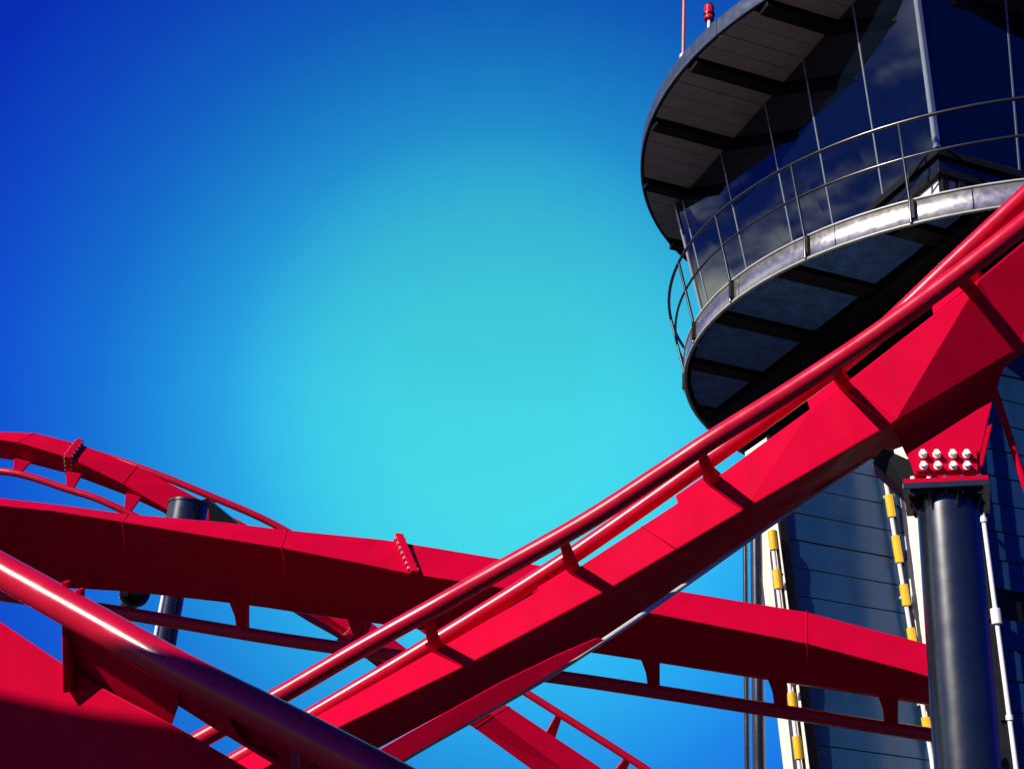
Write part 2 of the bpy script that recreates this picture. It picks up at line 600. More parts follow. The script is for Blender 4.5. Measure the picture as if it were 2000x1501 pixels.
def facet(bot0, bot1, top0, top1, ts, out, name='glass_pane'):
    """glazed wall split into n panes with mullions"""
    if isinstance(ts, int): ts = [k / ts for k in range(ts + 1)]
    n = len(ts) - 1
    for k in range(n):
        t0, t1 = ts[k], ts[k + 1]
        a, b_ = lerp(bot0, bot1, t0), lerp(bot0, bot1, t1)
        c, d = lerp(top0, top1, t1), lerp(top0, top1, t0)
        s = (b_ - a).normalized() * .012
        tilt = out * random.uniform(-.004, .004)
        MB().prism([a + s + tilt, b_ - s - tilt, c - s + tilt, d + s - tilt], -out * .03).build(name, GLASS, cab)
    for k in range(n + 1):
        t = ts[k]
        a, d = lerp(bot0, bot1, t), lerp(top0, top1, t)
        e = (bot1 - bot0).normalized()
        w = .013 if 0 < k < n else .022
        m = MB()
        m.hexa([a - e * w + out * .012, a + e * w + out * .012, a + e * w - out * .05, a - e * w - out * .05,
                d - e * w + out * .012, d + e * w + out * .012, d + e * w - out * .05, d - e * w - out * .05])
        m.build('mullion', GLASSF, cab)


b00, b10, b11, b01 = T(ub, vb, ZB), T(urb, vb, ZB), T(urb, vfar_b, ZB), T(ub, vfar_b, ZB)
t00, t10, t11, t01 = T(ut, vt, ZG), T(urt, vt, ZG), T(urt, vfar_t, ZG), T(ut, vfar_t, ZG)
wnrm = (b00 - b01).cross(t01 - b01).normalized()
mts = [0.]
for q in ((1362, 508), (1443, 455), (1533, 395), (1611, 348), (1705, 255), (1803, 130)):
    d = ray(*q)
    X = CAM + d * ((b01 - CAM).dot(wnrm) / d.dot(wnrm))
    hgt = (X.z - ZB) / (ZG - ZB)
    p0_, p1_ = lerp(b01, t01, hgt), lerp(b00, t00, hgt)
    mts.append((X - p0_).dot(p1_ - p0_) / (p1_ - p0_).length_squared)
mts.append(1.)
mts = [q for k, q in enumerate(mts) if k in (0, len(mts) - 1) or .02 < q < .985]
facet(b01, b00, t01, t00, mts, -D1)
facet(b00, b10, t00, t10, 6, -D2)
facet(b10, b11, t10, t11, 6, D1)
facet(b11, b01, t11, t01, 6, D2)
# floor frame beneath the glass and the recessed lobby under it
for z0, z1, off in ((ZB - .13, ZB - .004, -.02), (ZB - .42, ZB - .30, .03)):
    MB().hexa([T(ub + off, vb + off, z0), T(urb - off, vb + off, z0), T(urb - off, vfar_b - off, z0), T(ub + off, vfar_b - off, z0),
               T(ub + off, vb + off, z1), T(urb - off, vb + off, z1), T(urb - off, vfar_b - off, z1), T(ub + off, vfar_b - off, z1)]).build('floor_beam', BLACK, cab, bevel=.01)
MB().hexa([T(ub + .05, vb + .05, ZB - .30), T(urb - .05, vb + .05, ZB - .30), T(urb - .05, vfar_b - .05, ZB - .30), T(ub + .05, vfar_b - .05, ZB - .30),
           T(ub + .05, vb + .05, ZB - .13), T(urb - .05, vb + .05, ZB - .13), T(urb - .05, vfar_b - .05, ZB - .13), T(ub + .05, vfar_b - .05, ZB - .13)]).build('floor_band', DARK, cab)
lob = MB().hexa([T(ub + .1, vb + .12, HD + .29), T(urb - .2, vb + .12, HD + .29), T(urb - .2, vfar_b - .2, HD + .29), T(ub + .1, vfar_b - .2, HD + .29),
                 T(ub + .1, vb + .12, ZB - .42), T(urb - .2, vb + .12, ZB - .42), T(urb - .2, vfar_b - .2, ZB - .42), T(ub + .1, vfar_b - .2, ZB - .42)]).build('lobby', WHITE, cab)
for u in (ub + .14, ub + .42):
    MB().obox(T(u, vb + .09, (HD + .29 + ZB - .42) / 2), D1 * .05, D2 * .05, Z * ((ZB - .42 - HD - .29) / 2)).build('lobby_post', BLACK, cab)
for k in range(5):
    u = ub + .75 + k * .75
    MB().obox(T(u + .35, vb + .10, (HD + .29 + ZB - .42) / 2), D1 * .34, D2 * .02, Z * ((ZB - .47 - HD - .29) / 2)).build('lobby_window', GLASS, cab)

# yellow sleeved poles on the two sunlit corners, white conduit on the third
def wall_pole(pa_, pb_, v, sleeves, label, name='sleeved_pole'):
    (u0, z0), (u1, z1) = on_wall(*pa_, v), on_wall(*pb_, v)
    k = (u1 - u0) / (z1 - z0)
    U = lambda z: u0 + k * (z - z0)
    top = max(z0, z1)
    o = empty(name, T(U(0), v, 0), label, 'pole')
    MB().tube([T(U(0), v, 0), T(U(top), v, top)], .03, 8).build('tube', PIPE, o)
    MB().tube([T(U(0) + .06, v - .02, 0), T(U(top) + .06, v - .02, top)], .022, 8).build('cable', BLACK, o)
    for ya, yb in sleeves:
        t0 = (ya - pa_[1]) / (pb_[1] - pa_[1]); t1 = (yb - pa_[1]) / (pb_[1] - pa_[1])
        za = on_wall(lerp(pa_[0], pb_[0], t0), ya, v)[1]
        zb_ = on_wall(lerp(pa_[0], pb_[0], t1), yb, v)[1]
        MB().tube([T(U(zb_) + .01, v, zb_), T(U(za) + .01, v, za)], .062, 10).build('sleeve', YELLOW, o, bevel=.01)
    for z in [1.2 + 1.5 * i for i in range(int(top / 1.5))]:
        MB().obox(T(U(z) + .05, v + .06, z), D1 * .05, D2 * .08, Z * .02).build('clip', GREY, o)
    return o


wall_pole((1506, 1036), (1562, 1500), V1 - .1, [(1036, 1073), (1112, 1149), (1192, 1226), (1272, 1304), (1352, 1381), (1437, 1481)],
          'thin pole with yellow sleeves on the narrow cream face beside the steel posts')
wall_pole((1724, 905), (1798, 1352), V1 - .12, [(905, 930), (966, 1009), (1046, 1098), (1141, 1182), (1226, 1270), (1312, 1354), (1400, 1440)],
          'thin pole with yellow sleeves on the wide cream face behind the dark column')
vq = V2 - .14
(u0, z0), (u1, z1) = on_wall(1914, 960, vq), on_wall(1985, 1500, vq)
kk = (u1 - u0) / (z1 - z0)
cond = empty('conduit', T(u0 + kk * (0 - z0), vq, 0), 'thin white conduit on the blue-grey wall right beside the column', 'pipe')
zt = z0 + 2.5
MB().tube([T(u0 + kk * (0 - z0), vq, 0), T(u0 + kk * (zt - z0), vq, zt)], .032, 10).build('pipe', PIPE, cond)
zj = on_wall(1940, 1202, vq)[1]
for z, h, r_ in ((zj, .1, .07), (z0 - .4, .03, .05), (zj - 1.3, .03, .05)):
    MB().tube([T(u0 + kk * (z - h - z0), vq, z - h), T(u0 + kk * (z + h - z0), vq, z + h)], r_, 10).build('coupling', PIPE, cond, bevel=.01)
    MB().obox(T(u0 + kk * (z - z0), vq + .08, z), D1 * .03, D2 * .09, Z * .02).build('clip', BLACK, cond)

# mast and beacon on the roof edge
u, v = on_z(1323, 116, HR)
mb_ = T(u, v, HR)
mb_ = T(0, 0, HR) + (mb_ - T(0, 0, HR)) * ((RR - .06) / math.hypot(u, v))
mast = empty('antenna_mast', mb_, 'slender pale red mast rising from the tower roof edge', 'mast')
MB().tube([mb_, mb_ + Z * 1.6, mb_ + Z * 4.5], .028, 8, r2=.018).build('pole', MASTM, mast)
MB().tube([mb_ - Z * .0, mb_ + Z * .12], .07, 10).build('base', GREY, mast)
u, v = on_z(1379, 62, HR)
bb = T(0, 0, HR) + (T(u, v, HR) - T(0, 0, HR)) * ((RR - .06) / math.hypot(u, v))
beac = empty('warning_beacon', bb, 'small red warning beacon on the tower roof edge', 'beacon')
MB().tube([bb, bb + Z * .28], .03, 8).build('stem', PIPE, beac)
ln = MB().tube([bb + Z * .28, bb + Z * .33, bb + Z * .48, bb + Z * .55], .085, 12).build('lens', LENS, beac, bevel=.01)
MB().tube([bb + Z * .551, bb + Z * .6], .06, 12).build('cap', BLACK, ln, bevel=.01)
MB().tube([bb + Z * .36, bb + Z * .385], .1, 12).build('collar', DARK, ln)

# ------------------------------------------------------------------ steel posts left of the shaft
for (x, w, zc, lab) in ((1457.5, 10, 18.6, 'slim dark steel post standing at the tower corner, outer one'),
                        (1480, 24, 18.2, 'thick dark steel post standing against the narrow cream face')):
    b = P(x, 1300, zc)
    r_ = w / 2 * zc / F_PX
    o = empty('steel_post', (b.x, b.y, 0), lab, 'post', 'steel posts at the tower corner')
    MB().tube([(b.x, b.y, .02), (b.x, b.y, P(x, 1000, zc).z)], r_, 14).build('shaft', DARK, o)
    MB().obox((b.x, b.y, .02), _x * (r_ + .1), Vector((0, r_ + .1, 0)), Z * .02).build('base_plate', DARK, o, bevel=.005)

# ------------------------------------------------------------------ coaster track builder
RAIL_R = .083


def spine(stations, parent, name='spine'):
    """stations: list of (TL, BL, BR) world points; the fourth edge closes the box"""
    m = MB()
    rows = [[a, b, c, a + (c - b)] for a, b, c in stations]
    vs = [p for r_ in rows for p in r_]
    fs = []
    for i in range(len(rows) - 1):
        for k in range(4):
            k2 = (k + 1) % 4
            a, b, c, d = i * 4 + k, i * 4 + k2, (i + 1) * 4 + k2, (i + 1) * 4 + k
            fs += [(a, b, d), (b, c, d)]
    fs += [(0, 1, 2, 3), tuple(4 * (len(rows) - 1) + k for k in (3, 2, 1, 0))]
    m.add(vs, fs)
    return m.build(name, RED, parent, bevel=.014, angle=40)


def rail(pts, parent):
    return MB().tube(spline(pts, 8), RAIL_R, 20).build('rail', RAILRED, parent)


def lead(pxs, zs=None):
    return [P(*q) for q in pxs]


def interp(pl, x):
    """pixel polyline: y and depth at x"""
    for a, b in zip(pl[:-1], pl[1:]):
        if a[0] <= x <= b[0]:
            t = (x - a[0]) / (b[0] - a[0])
            return tuple(lerp(a[i], b[i], t) for i in range(3))
    return pl[0] if x < pl[0][0] else pl[-1]


def hex_bolt(c, n, r_, h, parent, mat=STEEL, name='bolt'):
    n = n.normalized()
    m = MB().tube([c, c + n * h * .3], r_ * 1.3, 12)
    m.tube([c + n * h * .3, c + n * h], r_, 6)
    for k in range(len(m.sm)): m.sm[k] = False
    return m.build(name, mat, parent, bevel=r_ * .2, seg=1)


def flange(corners, t, thick, parent, grow=.1, nb=5, bolt_r=.03, sides=(0, 1), mat=RED, bmat=STEEL, out=.03):
    """square collar plate round a box section: corners in order TL,BL,BR,TR"""
    cen = sum(corners, Vector()) / 4
    big = [cen + (c - cen) * (1 + grow / (c - cen).length) for c in corners]
    o = MB().prism([b - t * thick / 2 for b in big], t * thick).build('flange', mat, parent, bevel=.008)
    for s in sides:
        a, b = corners[s], corners[(s + 1) % 4]
        A, B = big[s], big[(s + 1) % 4]
        for k in range(nb):
            q = (k + .5) / nb
            c = lerp(lerp(a, b, q), lerp(A, B, q), .55)
            hex_bolt(c - t * (thick / 2 + out), t, bolt_r, out * .99, o, bmat)
            hex_bolt(c + t * (thick / 2), t, bolt_r, out, o, bmat)
    return o


def seam(a, b, c, parent, r_=.008):
    d = a + c - b
    cen = (a + b + c + d) / 4
    q = [p + (p - cen) * .004 for p in (a, b, c, d, a)]
    return MB().tube([q[0], q[1], q[2], q[3], q[4]], r_, 6).build('weld_seam', RED, parent)


# ------------------------------------------------------------------ track A: climbs to the right across the picture
tA = empty('coaster_track', P(1850, 1000, 11.9) * 1.0, 'red track climbing towards the tower, carried by the thick dark column', 'coaster track', 'red coaster track sections')
extra = ((1583, 797, 11.83), (1668, 870, 11.49), (1694, 897, 12.42))
ties = [(590, 1412), (851, 1268), (1118, 1114), (1387, 940), (1645, 752), (1890, 562), (2120, 372), (2330, 190)]
TLz = [12.05, 12.0, 11.95, 11.9, 11.8, 11.65, 11.45, 11.3]
BLp = [(652, 1424), (912, 1298), (1185, 1152), (1458, 992), (1745, 826), (1985, 684), (2230, 520), (2440, 350)]
BLz = [11.75, 11.7, 11.65, 11.55, 11.45, 11.62, 11.3, 11.1]
BRp = [(700, 1482), (965, 1340), (1240, 1205), (1510, 1021), (1792, 862), (2018, 672), (2262, 506), (2470, 336)]
BRz = [12.75, 12.7, 12.65, 12.55, 12.35, 12.35, 12.1, 11.95]
# one station further down-left, hidden behind the near track
TLs = [P(300, 1580, 12.1)] + [P(x, y, z) for (x, y), z in zip(ties, TLz)]
BLs = [P(370, 1580, 11.8)] + [P(x, y, z) for (x, y), z in zip(BLp, BLz)]
BRs = [P(420, 1640, 12.8)] + [P(x, y, z) for (x, y), z in zip(BRp, BRz)]
# dark underside's lower edge runs below the side face by the same offset
sts = list(zip(TLs, BLs, BRs))
sts.insert(5, tuple(P(*q) for q in extra))
spA = spine(sts, tA)
for k in (3, 6):
    seam(*(lerp(p, q, .5) for p, q in zip(sts[k], sts[k + 1])), spA, .005)
r1 = [(150, 1575, 11.6), (400, 1438, 11.55), (556, 1352, 11.5), (700, 1268, 11.45), (850, 1184, 11.4), (985, 1108, 11.4), (1150, 1015, 11.35),
      (1300, 918, 11.3), (1400, 852, 11.25), (1545, 762, 11.2), (1700, 660, 11.1), (1850, 552, 11.0), (2000, 436, 10.9), (2200, 275, 10.8), (2400, 110, 10.7)]
r2 = [(250, 1605, 12.7), (470, 1478, 12.65), (617, 1392, 12.6), (835, 1262, 12.55), (1100, 1096, 12.5), (1370, 908, 12.4), (1580, 757, 12.3),
      (1700, 664, 12.25), (1850, 524, 12.15), (2000, 384, 12.05), (2200, 195, 12.0), (2400, 10, 11.9)]
rA1 = rail(lead(r1), tA)
rA2 = rail(lead(r2), tA)
for i in range(1, len(ties)):
    TL, BL, BR = TLs[i + 1], BLs[i + 1], BRs[i + 1]
    TR = TL + BR - BL
    x, y = ties[i]
    a1 = P(x - 20, interp(r1, x - 20)[1], interp(r1, x - 20)[2])
    a2 = P(x - 14, interp(r2, x - 14)[1], interp(r2, x - 14)[2])
    t = (TLs[min(i + 2, len(TLs) - 1)] - TLs[i]).normalized()
    nrm = (BL - TL).cross(t).normalized()
    if nrm.dot(CAM - TL) < 0: nrm = -nrm
    m = MB()
    w = t * .04
    # rib down the lit side face
    m.hexa([TL - w - nrm * .02, TL + w - nrm * .02, TL + w + nrm * .09, TL - w + nrm * .1,
            BL - w - nrm * .02, BL + w - nrm * .02, BL + w + nrm * .02, BL - w + nrm * .02])
    # arm plates out to the two rails
    m.prism([TL - w + nrm * .04, TL - w + (BL - TL) * .22 + nrm * .03, a1 - w - UP * .02 + (TL - a1) * .12, a1 - w + (TL - a1).normalized() * .03 - (a2 - a1).normalized() * .05,
             a1 - w + (a2 - a1) * .12, TL - w + (TR - TL) * .25], w * 2)
    m.prism([TR - w, TR - w + (BR - TR) * .25, a2 - w + (TR - a2).normalized() * .03, a2 - w - (a2 - a1) * .15, TR - w + (TL - TR) * .35], w * 2)
    m.build('tie', RED, tA, bevel=.008)
    # gusset plate behind the arm
    q = TL - t * .36
    lift = (a2 - TL) * .62
    MB().prism([TL - t * .03 + nrm * -.05, q - nrm * .05, q + lift - nrm * .05, TL - t * .03 + lift - nrm * .05], -nrm * .02).build('gusset', RED, tA, bevel=.006)

# red strip and grey tube for the pale line along the far lower edge
strip = [(700, 1488, 11.3), (800, 1430, 11.28), (980, 1331, 11.26), (1090, 1278, 11.24), (1165, 1246, 11.22)]
low = [(700, 1536, 11.3), (800, 1474, 11.28), (1010, 1355, 11.26), (1100, 1299, 11.24), (1180, 1249, 11.22)]
m = MB()
for i in range(len(strip) - 1):
    a, b, c, d = P(*strip[i]), P(*strip[i + 1]), P(*low[i + 1]), P(*low[i])
    n_ = _f * .03
    m.hexa([a, b, c, d, a + n_, b + n_, c + n_, d + n_])
m.build('edge_strip', RED, tA)
gp = [(640, 1578, 11.4), (800, 1474, 11.35), (1040, 1338, 11.32), (1187, 1245, 11.35), (1340, 1140, 11.7), (1480, 1042, 12.1), (1600, 960, 12.35), (1700, 893, 12.45)]
MB().tube(spline([P(*q) for q in gp], 6), .03, 12, r2=.016).build('conduit', GREY, tA)

# saddle bracket under the spine, over the column
colc = P(1849, 962, 11.27)
CX, CY = colc.x, colc.y
fz = P(1850, 938, 10.97).z
FY = P(1850, 930, 11.62)
hw = .335
nb0 = Vector((CX, CY, fz))
dirr = Vector((CX, CY, 0)).normalized()          # away from the camera
side_ = Vector((dirr.y, -dirr.x, 0))             # to the right


def pl(px, py, base=nb0 - dirr * .30):
    """photo pixel on the upright front plane of the saddle"""
    d = ray(px, py)
    s = (base - CAM).dot(dirr) / d.dot(dirr)
    return CAM + d * s


fp = [pl(1787, 926), pl(1913, 924), pl(1914, 886), pl(1939, 780), pl(1772, 886)]
sad = MB().prism(fp, dirr * .04).build('saddle', RED, tA, bevel=.006)
bk = [q + dirr * .5 for q in fp]
MB().prism(bk, dirr * .04).build('saddle_plate', RED, sad, bevel=.006)
MB().hexa([pl(1787, 926) + dirr * .04, pl(1772, 890) + dirr * .04, pl(1772, 890) + dirr * .5, pl(1787, 926) + dirr * .5,
           pl(1797, 926) + dirr * .04, pl(1782, 890) + dirr * .04, pl(1782, 890) + dirr * .5, pl(1797, 926) + dirr * .5]).build('saddle_cheek', RED, sad)
# wedge pad between the saddle and the spine, facing the ground
pad = [P(1740, 824, 11.52), P(1967, 698, 11.62), P(1937, 788, 12.25), P(1772, 893, 12.25)]
MB().prism(pad, UP * .06).build('saddle_pad', RED, sad)
# sloping stiffener on the left, painted black for the shade on that side
q0, q1, q2, q3 = pl(1702, 892) + dirr * .12, pl(1724, 872) + dirr * .02, pl(1792, 903) + dirr * .02, pl(1778, 962) + dirr * .12
MB().prism([q0, q1, q2, q3], dirr * .3).build('stiffener', BLACK, sad, bevel=.008)
# splice plate with two rows of bolts
sp = [pl(1790, 922) - dirr * .025, pl(1910, 921) - dirr * .025, pl(1908, 880) - dirr * .025, pl(1793, 877) - dirr * .025]
spl = MB().prism(sp, dirr * .024).build('splice_plate', RED, sad, bevel=.004)
for row, xs in ((890, (1803, 1830, 1861, 1888)), (913, (1804, 1832, 1862, 1889))):
    for x in xs:
        hex_bolt(pl(x, row) - dirr * .024, -dirr, .026, .075, spl)
MB().obox(nb0 + Z * .015, side_ * hw, dirr * hw, Z * .02).build('base_flange', RED, sad, bevel=.005)
for k in range(5):
    hex_bolt(nb0 - dirr * (hw - .07) + side_ * (-.26 + .13 * k) + Z * .035, Z, .024, .04, sad)

# red brace rod from the spine down to the right
p0, p1 = P(1946, 772, 11.9), P(2000, 940, 11.6)
dv = p1 - p0
end = p0 + dv * ((p0.z - .02) / -dv.z)
rod = empty('brace_rod', (end.x, end.y, 0), 'slim red rod slanting down from the climbing track in front of the blue wall', 'brace')
MB().tube([p0 - dv * .05, end], .03, 10).build('rod', RED, rod)
MB().obox((end.x, end.y, .02), _x * .15, Vector((0, .15, 0)), Z * .02).build('foot_plate', DARK, rod)

# ------------------------------------------------------------------ support column
colo = empty('support_column', (CX, CY, 0), 'thick dark cylindrical column bolted under the climbing red track', 'column')
CR = .25
MB().tube([(CX, CY, .03), (CX, CY, fz - .07)], CR, 48).build('shaft', DARK, colo)
MB().obox((CX, CY, fz - .032), side_ * (hw + .01), dirr * (hw + .01), Z * .026).build('cap_plate', DARK, colo, bevel=.006)
MB().obox((CX, CY, .02), side_ * .5, dirr * .5, Z * .02).build('base_plate', DARK, colo, bevel=.006)
for k in range(5):
    for sgn in (-1, 1):
        hex_bolt(Vector((CX, CY, fz - .058)) + dirr * sgn * (hw - .06) + side_ * (-.26 + .13 * k), -Z, .024, .035, colo, DARK)
for k in range(8):
    a = k * math.pi / 4 + .3
    rv = side_ * math.cos(a) + dirr * math.sin(a)
    tv = Z.cross(rv)
    q = Vector((CX, CY, fz - .058)) + rv * (CR - .004)
    MB().prism([q - tv * .008, q + rv * .07 - tv * .008, q - Z * .16 - tv * .008], tv * .016).build('gusset', DARK, colo)

# ------------------------------------------------------------------ track B: the flat run across the middle, rails hung below
tB = empty('coaster_track', P(700, 1150, 15.5), 'red track running level behind the climbing one, its rails hung below', 'coaster track', 'red coaster track sections')
BT = [(-420, 935), (-200, 950), (0, 972), (100, 983), (250, 1003), (440, 1019), (560, 1034), (750, 1053), (850, 1069), (1060, 1104), (1320, 1152), (1575, 1194), (1765, 1244), (1852, 1268)]
BM = [(-420, 945), (-200, 962), (0, 986), (100, 996), (240, 1018), (390, 1043), (550, 1069), (700, 1098), (800, 1119), (1000, 1150), (1290, 1200), (1576, 1256), (1765, 1306), (1852, 1331)]
BB = [(-420, 1085), (-200, 1112), (0, 1135), (100, 1146), (250, 1155), (420, 1174), (570, 1193), (720, 1214), (830, 1229), (1030, 1256), (1290, 1292), (1580, 1335), (1765, 1363), (1852, 1380)]
zB = [16.4, 16.2, 16.0, 15.9, 15.8, 15.7, 15.6, 15.5, 15.4, 15.3, 15.1, 14.9, 14.7, 14.6]
TBs = [P(x, y, z + .55) for (x, y), z in zip(BT, zB)]
MBs = [P(x, y, z) for (x, y), z in zip(BM, zB)]
BBs = [P(x, y, z + .8) for (x, y), z in zip(BB, zB)]
spine(list(zip(TBs, MBs, BBs)), tB)
RBO = 1.0
rb = [(-420, 1098, 16.3), (-200, 1128, 16.1), (0, 1160, 15.95), (225, 1194, 15.75), (450, 1232, 15.6), (597, 1255, 15.5), (800, 1283, 15.35), (1100, 1323, 15.1), (1300, 1353, 14.95), (1452, 1377, 14.85),
      (1620, 1403, 14.75), (1794, 1430, 14.65), (1852, 1440, 14.6)]
for k in (4, 6, 9, 11):
    seam(TBs[k], MBs[k], BBs[k], tB, .009)
rb = [(x, y, z + RBO) for x, y, z in rb]
rail(lead(rb), tB)
rb2 = [(x, y - 70, z + 1.0) for x, y, z in rb]
rail(lead(rb2), tB)


def hang_tie(tr, x, top_y_of, rp, rq, w, zt, curve=16):
    """tapered hanger from the underside to a rail"""
    y0, y1 = top_y_of, interp(rp, x)[1]
    z = interp(rp, x)[2]
    dx = .055
    a = [P(x - w, y0 - 14, zt), P(x + 9, y0 - 14, zt), P(x + 9, y1, z), P(x - 7, y1, z), P(x - w * .45, (y0 + y1) / 2 - 4, (zt + z) / 2)]
    m = MB().prism(a, _f * .06)
    b = [P(x + 9, y0 - 14, zt), P(x + 9 + 5, y0 - 14, zt), P(x + 14, y1, z), P(x + 9, y1, z)]
    m.prism([q - _f * .05 for q in b], _f * .16)
    # far arm to the hidden rail
    z2 = interp(rq, x)[2]
    y2 = interp(rq, x)[1]
    m.prism([P(x - 8, y1 - 3, z + .02), P(x + 8, y1 - 3, z + .02), P(x + 8, y2, z2), P(x - 8, y2, z2)], UP * .05)
    m.build('tie', RED, tr, bevel=.006)


for x in (-180, 60, 470, 700, 900, 1274, 1522, 1738):
    yb = np.interp(x, [q[0] for q in BB], [q[1] for q in BB])
    zb_ = np.interp(x, [q[0] for q in BB], zB) + .78
    hang_tie(tB, x, yb, rb, rb2, 26, zb_)
# bolted joint
x = 800
j = 7.5


def at(lst, i):
    k = int(i)
    return lerp(lst[k], lst[min(k + 1, len(lst) - 1)], i - k)


cs = [P(779, 1057, 16.03), P(806, 1117, 15.45), P(766, 1213, 16.27)]
cs.append(cs[0] + cs[2] - cs[1])
tt = (TBs[9] - TBs[6]).normalized()
flange(cs, tt, .09, tB, grow=.11, nb=7, bolt_r=.02, sides=(0,), out=.02)
for k in range(5):
    q = lerp(cs[1], cs[2], (k + .5) / 5)
    out = (cs[2] - cs[1]).cross(tt).normalized()
    if out.dot(CAM - q) < 0: out = -out
    for dx in (-.14, .1):
        hex_bolt(q + tt * dx, out, .026, .025, tB, RED)

# ------------------------------------------------------------------ track C: the far arch coming down from the left
tC = empty('coaster_track', P(150, 900, 30), 'distant red track arching over at left and diving behind the others', 'coaster track', 'red coaster track sections')
CTp = [(-320, 900), (-150, 858), (0, 842), (68, 845), (155, 866), (268, 910), (345, 950), (480, 1022), (600, 1110), (690, 1188), (795, 1266), (890, 1322), (995, 1379), (1175, 1499), (1330, 1610)]
CMp = [(-320, 925), (-150, 878), (0, 858), (34, 863), (135, 893), (240, 944), (327, 995), (450, 1075), (580, 1163), (672, 1225), (770, 1290), (862, 1342), (962, 1397), (1100, 1499), (1240, 1610)]
CBp = [(-320, 965), (-150, 920), (0, 895), (42, 901), (138, 926), (247, 967), (318, 1000), (430, 1080), (560, 1172), (655, 1240), (740, 1305), (830, 1362), (926, 1421), (1034, 1499), (1170, 1610)]
zC = [31.5, 31, 30.6, 30.5, 30.3, 30.1, 29.9, 29.7, 29.4, 29.2, 29.0, 28.8, 28.6, 28.3, 28]
TCs = [P(x, y, z + .4) for (x, y), z in zip(CTp, zC)]
MCs = [P(x, y, z) for (x, y), z in zip(CMp, zC)]
LCs = [P(x, y, z + .35) for (x, y), z in zip(CBp, zC)]
spine(list(zip(TCs, MCs, LCs)), tC)
for k in (3, 5, 11, 12):
    seam(TCs[k], MCs[k], LCs[k], tC, .012)
rc1 = [(-320, 990, 31.3), (-150, 943, 30.9), (0, 920, 30.5), (135, 956, 30.2), (225, 989, 30.0), (420, 1090, 29.7), (592, 1198, 29.4), (670, 1243, 29.3), (800, 1328, 29.4), (930, 1405, 29.4), (1050, 1482, 29.2), (1200, 1590, 29)]
rc2 = [(-320, 930, 32.6), (-150, 885, 32.2), (0, 858, 31.7), (150, 878, 31.2), (270, 912, 30.6), (410, 968, 30.3), (549, 1031, 30.1), (700, 1130, 29.7), (820, 1222, 29.4), (1031, 1354, 28.9), (1259, 1499, 28.4), (1420, 1610, 28)]
rail(lead(rc1), tC)
rail(lead(rc2), tC)


def c_tie(xa, ya, za, xb, yb, zb__, w0=16, w1=6):
    a, b = P(xa, ya, za), P(xb, yb, zb__)
    d = (b - a).normalized()
    ax = d.cross(_f).normalized()
    m = MB()
    s0, s1 = w0 * za / F_PX, w1 * zb__ / F_PX
    m.hexa([a - ax * s0 - _f * .06, a + ax * s0 - _f * .06, a + ax * s0 + _f * .06, a - ax * s0 + _f * .06,
            b - ax * s1 - _f * .06, b + ax * s1 - _f * .06, b + ax * s1 + _f * .06, b - ax * s1 + _f * .06])
    m.build('tie', RED, tC, bevel=.01)


for xa, ya, xb, yb in ((-70, 905, -82, 926), (45, 898, 32, 926), (146, 922, 137, 955), (262, 966, 250, 998), (375, 1035, 355, 1052), (560, 1165, 550, 1170)):
    c_tie(xa, ya, interp(rc1, xb)[2] + .2, xb, yb, interp(rc1, xb)[2])
for xa, ya, xb, yb in ((1072, 1442, 1092, 1396), (1208, 1512, 1226, 1480), (300, 940, 322, 934), (400, 985, 418, 976), (640, 1125, 660, 1106), (830, 1270, 850, 1246)):
    c_tie(xa, ya, interp(rc2, xb)[2] + .2, xb, yb, interp(rc2, xb)[2], 11, 6)
for i, (sd) in ((4, (0, 1)), (9.15, (0, 1))):
    cs = [at(TCs, i), at(MCs, i), at(LCs, i)]
    cs.append(cs[0] + cs[2] - cs[1])
    k = int(i)
    tt = (MCs[k + 1] - MCs[k - 1]).normalized()
    flange(cs, tt, .14, tC, grow=.12, nb=5, bolt_r=.03, sides=sd, bmat=GREY)

# ------------------------------------------------------------------ track D: the near track at lower left
tD = empty('coaster_track', P(300, 1400, 6.3), 'nearest red track sloping down at lower left, half in shadow', 'coaster track', 'red coaster track sections')
rd = [(-420, 880, 7.4), (-180, 1012, 6.95), (0, 1112, 6.6), (162, 1202, 6.32), (348, 1306, 6.0), (522, 1394, 5.75), (665, 1468, 5.55), (800, 1540, 5.4), (1000, 1650, 5.2)]
rail(lead(rd), tD)
# far rail, hidden behind the near one and the spine
rail([p + _f * 1.0 + UP * -.82 for p in lead(rd)], tD)
DT = [(-420, 920, 7.6), (-180, 1090, 7.15), (0, 1210, 6.85), (122, 1292, 6.65), (214, 1347, 6.5), (336, 1410, 6.3), (500, 1506, 6.1), (760, 1650, 5.8)]
DM = [(-420, 1300, 7.25), (-180, 1450, 6.85), (-60, 1560, 6.6), (70, 1640, 6.42), (180, 1680, 6.25), (310, 1740, 6.05), (480, 1840, 5.85), (740, 1980, 5.55)]
DB = [(-420, 1480, 7.7), (-180, 1620, 7.35), (-60, 1730, 7.1), (70, 1800, 6.92), (180, 1850, 6.75), (310, 1910, 6.55), (480, 2010, 6.35), (740, 2150, 6.05)]
spD = spine([(P(*a), P(*b), P(*c)) for a, b, c in zip(DT, DM, DB)], tD)
# ties: box arms with a lit edge
for xa, ya, xb, yb, w in ((126, 1215, 128, 1352, 6), (555, 1440, 556, 1545, 10), (-200, 1030, -200, 1190, 6)):
    z0_, z1_ = interp(rd, xa)[2] + .05, interp(DT, xb)[2] - .02
    a0, a1 = P(xa - w, ya, z0_), P(xa + w, ya, z0_)
    c0, c1 = P(xb - w, yb, z1_ - .1), P(xb + w, yb, z1_ - .1)
    m = MB().hexa([a0, a1, a1 + _f * .3, a0 + _f * .3, c0, c1, c1 + _f * .3, c0 + _f * .3])
    m.build('tie', RED, tD, bevel=.006)


